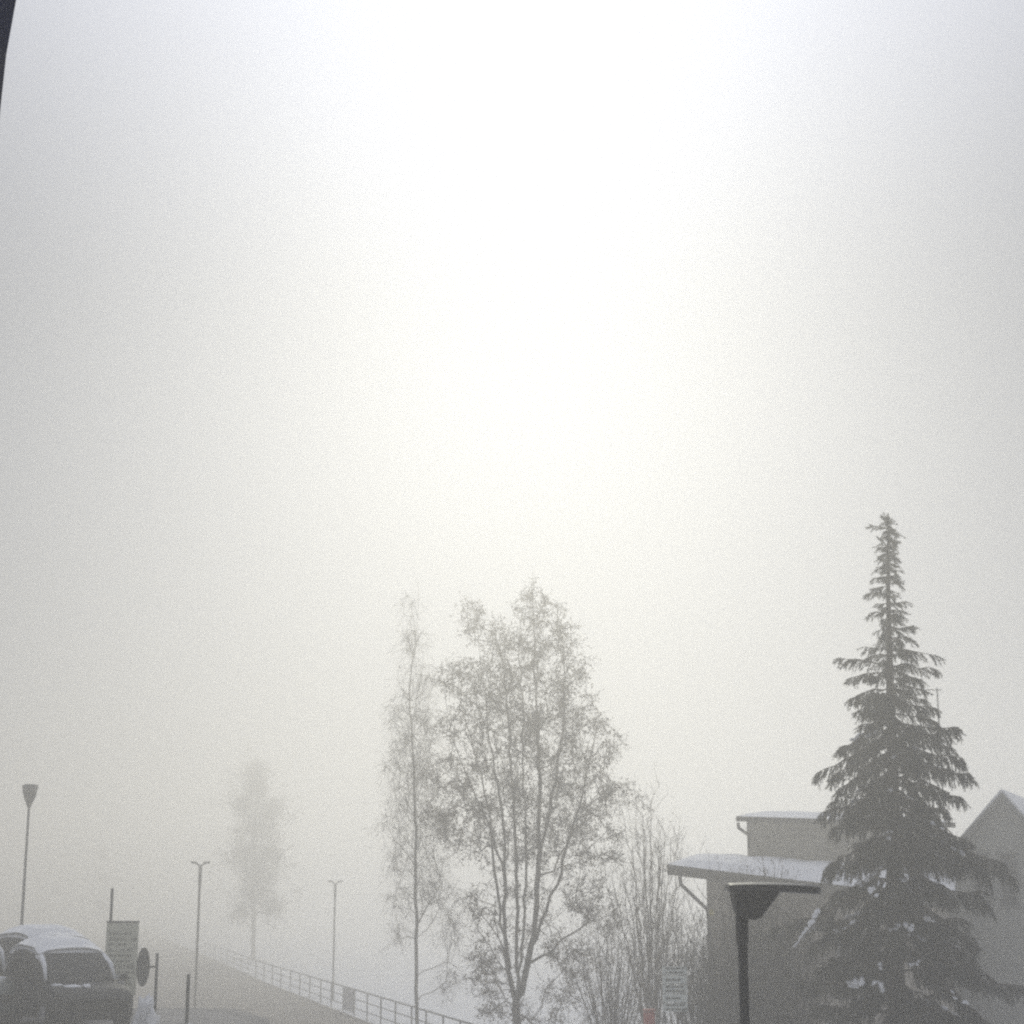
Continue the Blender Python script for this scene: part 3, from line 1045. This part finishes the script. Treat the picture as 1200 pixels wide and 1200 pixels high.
py = 607.0
az = 0.4
n0, n1, nw = [], [], []
while py < 1420:
    z0 = P(1043, py, SY).z
    az += 2.39996 + rng.uniform(-.5, .5)
    side = math.cos(az)
    g = min(1.0, max(0.0, (py - 640) / 300))                # 0 at the spire, 1 in the body
    Lpx = np.interp(py, prof_y, prof_l if side < 0 else prof_r)
    clump = math.sin(3 * az + py * .047) + math.sin(2 * az - py * .071 + 1.0)
    L = Lpx / ppm(SY) * (.80 + .12 * g + (.24 - .11 * g) * clump) * rng.uniform(.72, 1.14) * (rng.choice([.55, .8, 1.05, 1.4]) if py < 760 else 1.0)
    L = max(L, .07)
    out = np.array([math.cos(az), math.sin(az), 0])
    perp = np.array([-out[1], out[0], 0])
    nseg = max(3, int(L / .13))
    rise = (1 - g) * .75 + g * rng.uniform(-.22, .34)
    sag = (1 - g) * .55 + g * rng.uniform(.22, .74)
    tipup = g * rng.uniform(.10, .34)
    root = trunk_at(z0 + L * g * .10)
    sw = rng.normal() * .14
    pts = []
    for j in range(nseg + 1):
        t = j / nseg
        zz = L * (rise * t - sag * t ** 1.6 + tipup * max(0, t - .62) ** 1.3 * 2.2)
        pts.append(root + out * L * t + perp * sw * L * t * t + np.array([0, 0, zz]) + rng.normal(size=3) * .014)
    pts = np.array(pts)
    wood.tube(pts, list(np.linspace(.010 + .017 * L, .004, len(pts))), 4, cap=False)
    ns = max(8, int(L / (.021 - .003 * g)))
    for s_ in range(ns):
        t = 1 - rng.random() ** 1.25 * (.96 - .14 * g)
        x = t * nseg
        i = min(int(x), nseg - 1)
        b0_ = pts[i] + (pts[i + 1] - pts[i]) * (x - i)
        ax = pts[i + 1] - pts[i]
        ax /= np.linalg.norm(ax) + 1e-9
        sd = np.cross(ax, [0, 0, 1]) * (1 if s_ % 2 else -1)
        sl = ((1 - g) * rng.uniform(.08, .20) + g * (.14 + .26 * min(1.1, L) * (1 - .6 * t)) * rng.uniform(.5, 1.25))
        hang = .25 + .75 * g
        d = ax * rng.uniform(.3, .9) + sd * rng.uniform(.05, .75) + np.array([0, 0, -hang * rng.uniform(.2, 1.5)])
        d /= np.linalg.norm(d)
        q = [b0_]
        m_ = 3
        for j in range(m_):
            d = d + np.array([0, 0, -.22 * hang]) + rng.normal(size=3) * .12
            d /= np.linalg.norm(d)
            q.append(q[-1] + d * sl / m_)
        wood.tube(q, [.007, .005, .004, .003], 3, cap=False)
        nn = int(10 + sl * 72)
        for j in range(nn):
            u = rng.uniform(0, m_ - 1e-6)
            i2 = int(u)
            c_ = q[i2] + (q[i2 + 1] - q[i2]) * (u - i2)
            dd = (q[i2 + 1] - q[i2]) / (sl / m_)
            e = rng.normal(size=3)
            e -= dd * e.dot(dd)
            e /= np.linalg.norm(e) + 1e-6
            gg = dd * rng.uniform(.6, 1.1) + e * rng.uniform(.3, .8)
            gg /= np.linalg.norm(gg)
            n0.append(c_); n1.append(c_ + gg * rng.uniform(.04, .075)); nw.append(rng.uniform(.004, .008))
    # snow lying along the tops of the boughs, in broken soft clumps
    if py > 840 and L > .55 and rng.random() < .42:
        t0 = rng.uniform(.25, .7)
        for kk in range(int(rng.integers(2, 7))):
            t = min(.97, t0 + kk * rng.uniform(.03, .06))
            i = min(int(t * nseg), nseg - 1)
            ax = Vector(pts[i + 1] - pts[i])
            ql = ax.to_track_quat("X", "Z")
            r_ = rng.uniform(.025, .06)
            snow.blob(pts[i] + np.array([rng.normal() * .02, rng.normal() * .02, .022]), (r_ * rng.uniform(1, 1.9), r_ * rng.uniform(.7, 1.2), r_ * .6), int(rng.integers(1, 9999)), 8, 5, .3, tilt=ql)
    py += (2.6 if py < 730 else 2.9 if py < 815 else 2.3 if py < 960 else 2.7 if py < 1250 else 6) * rng.uniform(.4, 1.6)
needle_tris(needles, np.array(n0), np.array(n1), np.array(nw))
# a few heavier pads of snow where the photo shows them, each a heap of small clumps
for (px, py_, r_) in ((1031, 1157, .075), (1066, 1088, .05), (1008, 1150, .055), (1001, 1153, .05), (1024, 1045, .045), (1070, 1130, .03)):
    for kk in range(5):
        snow.blob(P(px + rng.normal() * 3.2, py_ + rng.normal() * 2.6 - abs(rng.normal()), SY - rng.uniform(.85, 1.2)),
                  (r_ * rng.uniform(.6, 1.2), r_, r_ * rng.uniform(.5, .9)), int(rng.integers(1, 9999)), 9, 6, .3)
for kk in range(26):
    t = (kk / 25) ** .8
    q = P(962 - 31 * t + rng.normal() * (2.6 - 2.2 * t), 1069 + 41 * t + rng.normal() * (2.2 - 1.6 * t), SY - .92)
    snow.blob(q, (.045 - .028 * t, .06 - .03 * t, .045 - .028 * t), int(rng.integers(1, 9999)), 8, 5, .35)
wood.tube([P(1046, 1040, SY - .2), P(1000, 1052, SY - .6), P(963, 1073, SY - .9), P(943, 1096, SY - 1.0), P(929, 1114, SY - 1.0)], [.035, .028, .02, .012, .006], 5, cap=False)
trunk.build("trunk", M["bark"], spruce, smooth=True, off=sp_base)
wood.build("branches", M["bark"], spruce, off=sp_base)
needles.build("crown", M["needles"], spruce, off=sp_base)
tag(snow.build("snow_cover", M["snow"], spruce, smooth=True, off=sp_base), kind="stuff")

# ------------------------------------------------------------------ big many stemmed tree
rng = np.random.default_rng(5)
TY = 52.0
base = Vector((P(607, 1200, TY).x, TY, 0))
big = thing("broadleaf_tree", "large many stemmed tree with withered brown leaves beside the slim birch", "tree", base)
S = Skeleton()


def spath(lst, Y):
    return [P(a, b_, Y + d) for a, b_, d in lst]


S.stem([base - Vector((0, 0, .2))] + spath([(607, 1200, 0), (606, 1170, 0)], TY))
S.stem(spath([(606, 1185, 0), (594, 1120, -.2), (592, 1020, -.5), (588, 950, -.8), (575, 870, -1), (566, 790, -1.1), (552, 704, -1)], TY), 1)
S.stem(spath([(606, 1170, 0), (605, 1080, .4), (604, 980, .7), (599, 880, .9), (592, 800, 1), (584, 735, 1.2)], TY), 1)
S.stem(spath([(607, 1172, 0), (622, 1110, -.3), (631, 1010, -.4), (632, 900, -.3), (628, 800, 0), (625, 684, .2)], TY), 1)
S.stem(spath([(622, 1110, -.3), (648, 1050, -.7), (668, 980, -1.1), (690, 900, -1.4), (700, 850, -1.5)], TY), 1)
S.stem(spath([(631, 1010, -.4), (650, 920, .5), (662, 820, .9), (657, 730, 1.1)], TY), 1)
S.stem(spath([(592, 1020, -.5), (565, 950, -1), (535, 880, -1.4), (520, 800, -1.3)], TY), 1)
S.stem(spath([(607, 1160, 0), (614, 1080, .8), (616, 980, 1.2), (613, 880, 1.3), (611, 790, 1.3), (606, 740, 1.3)], TY), 1)
S.stem(spath([(600, 1140, 0), (584, 1050, .8), (574, 960, 1.3), (556, 880, 1.5), (538, 830, 1.6)], TY), 1)
S.stem(spath([(626, 1100, -.3), (665, 1062, -.6), (690, 1045, -.9), (716, 1050, -1.1)], TY), 1)
S.stem(spath([(596, 1120, 0), (575, 1085, -.6), (556, 1060, -1)], TY), 1)
cl = [(552, 722, 16, 26), (572, 745, 22, 24), (626, 706, 18, 26), (632, 735, 42, 36), (652, 775, 38, 40), (602, 768, 30, 30), (522, 792, 18, 16), (545, 792, 32, 26),
      (575, 800, 44, 34), (618, 815, 50, 42), (668, 822, 30, 36), (545, 850, 34, 26), (590, 860, 50, 40), (640, 860, 44, 40), (690, 868, 34, 34), (718, 866, 16, 9),
      (528, 905, 34, 30), (575, 920, 46, 40), (630, 920, 46, 44), (682, 925, 42, 40), (722, 930, 24, 22), (742, 938, 14, 9), (515, 950, 26, 18), (545, 965, 38, 32), (598, 985, 40, 36),
      (650, 985, 44, 40), (698, 985, 36, 36), (552, 1055, 18, 16), (568, 1075, 20, 18), (688, 1045, 32, 30), (706, 1075, 30, 26), (572, 1112, 24, 20), (562, 1135, 22, 18), (580, 1150, 26, 22), (590, 1185, 30, 22),
      (660, 1110, 30, 20), (680, 1130, 32, 24), (655, 1165, 28, 18), (640, 1195, 26, 14)]
buds = ellipse_buds(cl, TY, .046, depth=1.3, jitter=.9)
buds += ellipse_buds([(610, 1020, 46, 40), (620, 1075, 36, 30), (650, 1035, 30, 30), (555, 1005, 30, 26), (600, 1120, 24, 30), (640, 1085, 30, 30), (590, 1060, 26, 26), (560, 930, 60, 40), (650, 930, 60, 50)], TY, .012, depth=1.3, jitter=1.2)
S.grow(buds, up=.75, step=.3, wob=.035, droop=.0, arc=.14)
rr = S.radii(.0078, 2.35, .2)
trunk, twig, leaves = MB(), MB(), MB()
S.mesh(rr, .035, trunk, twig)
tips = np.array([S.p[i] for i in S.tips])
twigs_at(twig, tips, 7, .42, .0058, down=.12, leaves=leaves, leaf_n=4, leaf_l=.075, leaf_w=.017)
finish_tree(big, base, trunk, twig, leaves, M["bark"], M["twig"], M["leaf"])

# ------------------------------------------------------------------ birch
rng = np.random.default_rng(8)
BY = 56.0
base = Vector((P(488, 1200, BY).x, BY, 0))
birch = thing("birch_tree", "slim bare birch with a pale trunk left of the large tree", "tree", base)
S = Skeleton()
S.stem([base - Vector((0, 0, .2))] + spath([(488, 1200, 0), (488, 1100, 0), (487, 1000, .05), (485, 900, 0), (480, 810, 0), (487, 745, .1), (478, 700, .1), (474, 692, .1)], BY), wob=.015)
S.stem(spath([(486, 760, 0), (490, 720, .1), (489, 680, .2)], BY), 1, wob=.015)
S.stem(spath([(489, 1085, 0), (503, 1060, -.2), (518, 1035, -.3)], BY), 1)
S.stem(spath([(489, 1140, 0), (505, 1135, -.3), (520, 1128, -.5), (535, 1105, -.6)], BY), 1)
S.stem(spath([(489, 1168, 0), (508, 1163, .3), (522, 1150, .4), (534, 1138, .5)], BY), 1)
cl = [(478, 712, 10, 18), (484, 750, 18, 26), (484, 800, 24, 36), (478, 850, 30, 36), (500, 850, 20, 30), (474, 900, 30, 36), (502, 905, 24, 36), (472, 955, 28, 36), (504, 955, 28, 36),
      (468, 1005, 20, 26), (500, 1010, 28, 36), (470, 1050, 18, 22), (515, 1050, 26, 34), (530, 1090, 18, 26), (472, 1090, 14, 20), (525, 1145, 18, 18)]
buds = ellipse_buds(cl, BY, .055, depth=1.0, jitter=.3, shell=.2)
S.grow(buds, up=1.6, step=.3, wob=.025, droop=.05, arc=.08)
rr = S.radii(.0055, 2.3, .15)
# a birch trunk keeps its girth: taper it straight
trunk, twig = MB(), MB()
S.mesh(rr, .03, trunk, twig)
tips = np.array([S.p[i] for i in S.tips])
twigs_at(twig, tips, 5, .80, .0055, down=.9, spread=.8)
twigs_at(twig, tips, 4, .5, .0055, down=-.3, spread=.8)
finish_tree(birch, base, trunk, twig, None, M["birch_bark"], M["birch_twig"])


# ------------------------------------------------------------------ upright bare trees and bushes
rng = np.random.default_rng(9)
def upright(name, label, cat, px, Y, py_top, half, stems, buds_n, bark, twig_m, py_base=None, spread_pow=1.0, group=None, seed=0, tip=.005, base_half=8, z0=0.0, up=1.4):
    """a bush or small tree of many ascending stems fanning from one foot"""
    base = Vector((P(px, 1200, Y).x, Y, z0))
    root = thing(name, label, cat, base, 0, group)
    S = Skeleton()
    m_ = ppm(Y)
    H = P(px, py_top, Y).z - z0
    S.stem([base - Vector((0, 0, .1)), base + Vector((0, 0, .25))])
    hw = half / m_
    for i in range(stems):
        a = 2.4 * i + seed
        f = math.sqrt((i + .5) / stems)
        tx, ty = math.cos(a) * f * hw, math.sin(a) * f * hw
        hh = H * rng.uniform(.72, 1.0) * (1 - .22 * f * f)
        S.stem([base + Vector((tx * .06, ty * .06, .1)), base + Vector((tx * .25, ty * .25, hh * .3)), base + Vector((tx * .62, ty * .62, hh * .68)), base + Vector((tx, ty, hh))], 1, step=.35, wob=.03)
    st = np.array(S.p)
    b = []
    while len(b) < buds_n:
        q = st[rng.integers(0, len(st))]
        t = (q[2] - z0) / H
        if t < .15:
            continue
        d = rng.normal(size=3) * np.array([.32, .32, .2]) * min(1.2, hw)
        b.append(q + d + np.array([0, 0, .45 * rng.random()]))
    S.grow(b, up=up, step=.25, wob=.02, droop=-.02, arc=.08)
    rr = S.radii(tip, 2.2, .13)
    trunk, twig = MB(), MB()
    S.mesh(rr, .028, trunk, twig)
    tips = np.array([S.p[i] for i in S.tips])
    od = np.tile(np.array([0, 0, 1.3]), (len(tips), 1))
    twigs_at(twig, tips, 3, .40, tip * .9, outdir=od, spread=.8)
    if trunk.v:
        trunk.build("stem" if cat == "bush" else "trunk", bark, root, smooth=True, off=base)
    twig.build("crown", twig_m, root, off=base)
    return root


upright("bare_tree", "bare grey tree of upright branches between the large tree and the snowy house", "tree", 764, 50, 930, 44, 28, 1000, M["bark"], M["birch_twig"], seed=1, tip=.0062)
upright("bare_bush", "dense brown bare bush at the foot of the large tree, right side", "bush", 716, 47, 1070, 50, 34, 800, M["bark"], M["twig"], group="bare bushes in front of the house", seed=2, tip=.006)
upright("bare_bush", "thin bare bush whose twigs rise beside the downpipe of the snowy house", "bush", 808, 41, 1055, 36, 26, 700, M["bark"], M["twig"], group="bare bushes in front of the house", seed=3, tip=.005)
upright("bare_bush", "tall bare bush behind the close lamp post, its tip against the roof snow", "bush", 884, 37, 1008, 40, 30, 1100, M["bark"], M["pale_twig"], group="bare bushes in front of the house", seed=4, tip=.0065)
upright("bare_bush", "broad bare bush between the close lamp post and the spruce", "bush", 925, 36, 1050, 48, 42, 1600, M["bark"], M["pale_twig"], group="bare bushes in front of the house", seed=5, tip=.0065)
upright("bare_bush", "dark bare bush right behind the striped pale sign", "bush", 842, 40, 1066, 42, 40, 1500, M["bark"], M["pale_twig"], group="bare bushes in front of the house", seed=6, tip=.0065)

# ------------------------------------------------------------------ far trees in the fog
rng = np.random.default_rng(4)
def far_tree(label, px, Y, cl, stem, dens, leaf_l):
    base = Vector((P(px, 1119, Y).x, Y, 0))
    t = thing("foggy_tree", label, "tree", base, 0, "far trees beyond the road")
    S = Skeleton()
    S.stem([base - Vector((0, 0, .2))] + [P(a, b_, Y) for a, b_ in stem], step=.7, wob=.05)
    buds = ellipse_buds(cl, Y, dens, depth=1.0, jitter=.6, shell=-1)
    S.grow(buds, up=1.2, step=.6, wob=.06, arc=.1)
    rr = S.radii(.014, 2.3, .32)
    trunk, twig, lv = MB(), MB(), MB()
    S.mesh(rr, .09, trunk, twig)
    tips = np.array([S.p[i] for i in S.tips])
    twigs_at(twig, tips, 5, 1.0, .016, down=.0, leaves=lv, leaf_n=1, leaf_l=leaf_l * .8, leaf_w=leaf_l * .18)
    finish_tree(t, base, trunk, twig, lv, M["bark"], M["twig"], M["leaf"])


far_tree("faint tall tree standing at the far end of the railing in fog", 297, 165,
         [(300, 902, 24, 18), (300, 922, 32, 24), (285, 945, 26, 26), (318, 948, 27, 28), (300, 972, 38, 30), (286, 998, 32, 26), (318, 1002, 30, 26), (302, 1022, 36, 28), (302, 1045, 36, 26), (318, 1064, 26, 18), (284, 1066, 22, 16)],
         [(297, 1080), (298, 1000), (300, 930), (300, 885)], .19, .34)
far_tree("very faint narrow tree in fog above the information board", 122, 260,
         [(120, 1000, 14, 16), (120, 1028, 20, 20), (120, 1060, 22, 24)],
         [(121, 1085), (120, 1040), (120, 990)], .13, .4)

# ------------------------------------------------------------------ direction sign and the red box
DY = 37.5
q = P(791, 1158, DY)
ds = thing("direction_sign", "pale grey green sign with stacked dark text strips in front of the bushes", "sign", (q.x, q.y, 0))
zt, zb_ = P(791, 1132, DY).z, P(791, 1186, DY).z
W_ = 28 / ppm(DY)
n = 5
hh = (zt - zb_) / n
for s in (-1, 1):
    MB().tube([(s * W_ * .42, .045, -.1), (s * W_ * .42, .045, zt + .02)], .022, 8).build("post", M["pole"], ds, smooth=True)
r = random.Random(12)
for i in range(n):
    zc = zt - hh * (i + .5)
    bd = MB().box((0, 0, zc), (W_, .03, hh - .025), bevel=.008).build("board", M["sign_pale"], ds)
    for row in ((.25, -.2) if i % 2 == 0 else (.0,)):
        x = -W_ * .38
        words = []
        while x < W_ * (.34 if i % 2 == 0 else .2):
            w = r.uniform(.05, .12)
            words.append((x, x + w))
            x += w + .025
        text_row(words, zc + row * hh, hh * .2, -.018).build("text_line", M["sign_ink"], bd)

q = P(761, 1192, 41)
rb = thing("post_box", "small red box on a post in the bushes at the lower edge", "post box", (q.x, q.y, 0))
zt = P(761, 1184, 41).z
MB().box((0, 0, zt - .26), (.26, .24, .50), bevel=.03).build("box", M["red"], rb)
MB().box((0, -.005, zt + .012), (.29, .28, .035), bevel=.012).build("lid", M["red"], rb)
MB().tube([(0, 0, -.1), (0, 0, zt - .5)], .03, 8).build("post", M["pole"], rb, smooth=True)

# ------------------------------------------------------------------ arched window frame the view is taken through
WYd = 1.3
e1, e2 = P(0, 132, WYd), P(19, 0, WYd)
Rr = .80
# inner arch: left springing so that its edge passes the two seen points
best = None
for k in range(400):
    xl = e1.x - .03 * k / 400
    f = lambda x: math.sqrt(max(0, Rr ** 2 - (xl + Rr - x) ** 2))
    err = (f(e2.x) - f(e1.x)) - (e2.z - e1.z)
    if best is None or abs(err) < abs(best[0]):
        best = (err, xl, e1.z - f(e1.x))
_, xl, zc = best
xc = xl + Rr
wf = thing("window_frame", "dark curved edge of the arched window frame at the upper left corner", "window frame", (xc, WYd, zc - 1.6))


def arch_ring(r0, r1, y0, y1, drop):
    mb = MB()
    n = 48
    path = [(-1, -drop)] + [(math.cos(math.pi - math.pi * i / n), None) for i in range(n + 1)] + [(1, -drop)]
    sec = []
    for r_ in (r0, r1):
        pts = [(-r_, -drop)] + [(r_ * math.cos(math.pi - math.pi * i / n), r_ * math.sin(math.pi * i / n)) for i in range(n + 1)] + [(r_, -drop)]
        sec.append(pts)
    N = len(sec[0])
    for y in (y0, y1):
        for pts in sec:
            for x, z in pts:
                mb.v.append((x, y, z + 1.6))
    # layout: [y0 r0][y0 r1][y1 r0][y1 r1]
    for i in range(N - 1):
        mb.f += [(i, i + 1, N + i + 1, N + i), (2 * N + i, 3 * N + i, 3 * N + i + 1, 2 * N + i + 1),
                 (i, 2 * N + i, 2 * N + i + 1, i + 1), (N + i, N + i + 1, 3 * N + i + 1, 3 * N + i)]
    mb.f += [(0, N, 3 * N, 2 * N), (N - 1, 3 * N - 1, 4 * N - 1, 2 * N - 1)]
    return mb


arch_ring(Rr + .0065, Rr + .10, -.11, .004, 1.6).build("frame", M["window_black"], wf)
arch_ring(Rr, Rr + .0065, -.09, 0, 1.6).build("seal", M["window_seal"], wf)
MB().box((0, -.05, -.03), (2 * Rr + .22, .16, .055), bevel=.012).build("sill", M["window_black"], wf)

# ------------------------------------------------------------------ light
EL = R(21.5)
AZ = R(0.9)
ZEN = 8.5
sd = bpy.data.lights.new("sun", "SUN")
sd.energy = 0.85
sd.angle = R(12)
sd.color = (1.0, 0.968, 0.79)
so = bpy.data.objects.new("sun", sd)
COL.objects.link(so)
so.rotation_euler = (-(math.pi / 2 - EL), 0, -AZ)
so.location = (0, 60, 40)

w = bpy.data.worlds.new("World")
scene.world = w
w.use_nodes = True
nt = w.node_tree
bg = nt.nodes["Background"]
sky = nt.nodes.new("ShaderNodeTexSky")
sky.sky_type = "NISHITA"
sky.sun_disc = False
sky.sun_elevation = EL
sky.sun_rotation = AZ
sky.dust_density = 5.0
sky.air_density = 1.0
sky.ozone_density = 1.0
hs = nt.nodes.new("ShaderNodeHueSaturation")
hs.inputs["Saturation"].default_value = 0.05
nt.links.new(sky.outputs[0], hs.inputs["Color"])
gm = nt.nodes.new("ShaderNodeGamma")            # thick overcast: the bright patch round the sun spreads out
gm.inputs["Gamma"].default_value = 0.48
nt.links.new(hs.outputs[0], gm.inputs["Color"])
# an overcast dome is brightest overhead
tcw = nt.nodes.new("ShaderNodeTexCoord")
sx = nt.nodes.new("ShaderNodeSeparateXYZ")
nt.links.new(tcw.outputs["Generated"], sx.inputs[0])
mr = nt.nodes.new("ShaderNodeMapRange")
mr.interpolation_type = "SMOOTHSTEP"
mr.inputs["From Min"].default_value = 0.31
mr.inputs["From Max"].default_value = 0.98
mr.inputs["To Min"].default_value = 1.0
mr.inputs["To Max"].default_value = ZEN
nt.links.new(sx.outputs["Z"], mr.inputs["Value"])
vm = nt.nodes.new("ShaderNodeVectorMath")
vm.operation = "SCALE"
nt.links.new(gm.outputs[0], vm.inputs[0])
nt.links.new(mr.outputs["Result"], vm.inputs["Scale"])
tint = nt.nodes.new("ShaderNodeVectorMath")      # cold winter cloud
tint.operation = "MULTIPLY"
tint.inputs[1].default_value = (0.925, 0.968, 1.11)
nt.links.new(vm.outputs[0], tint.inputs[0])
nt.links.new(tint.outputs[0], bg.inputs["Color"])
bg.inputs["Strength"].default_value = 0.076

# ------------------------------------------------------------------ render settings
scene.view_settings.view_transform = "Standard"
scene.view_settings.look = "None"
scene.view_settings.exposure = -0.31
scene.view_settings.gamma = 1.0
scene.render.engine = "CYCLES"
c = scene.cycles
c.max_bounces = 16
c.diffuse_bounces = 3
c.glossy_bounces = 2
c.volume_bounces = 6
c.transparent_max_bounces = 12
c.use_denoising = False
c.pixel_filter_type = 'BLACKMAN_HARRIS'
c.filter_width = 2.4           # a soft small lens
c.use_adaptive_sampling = False
c.sample_clamp_indirect = 6
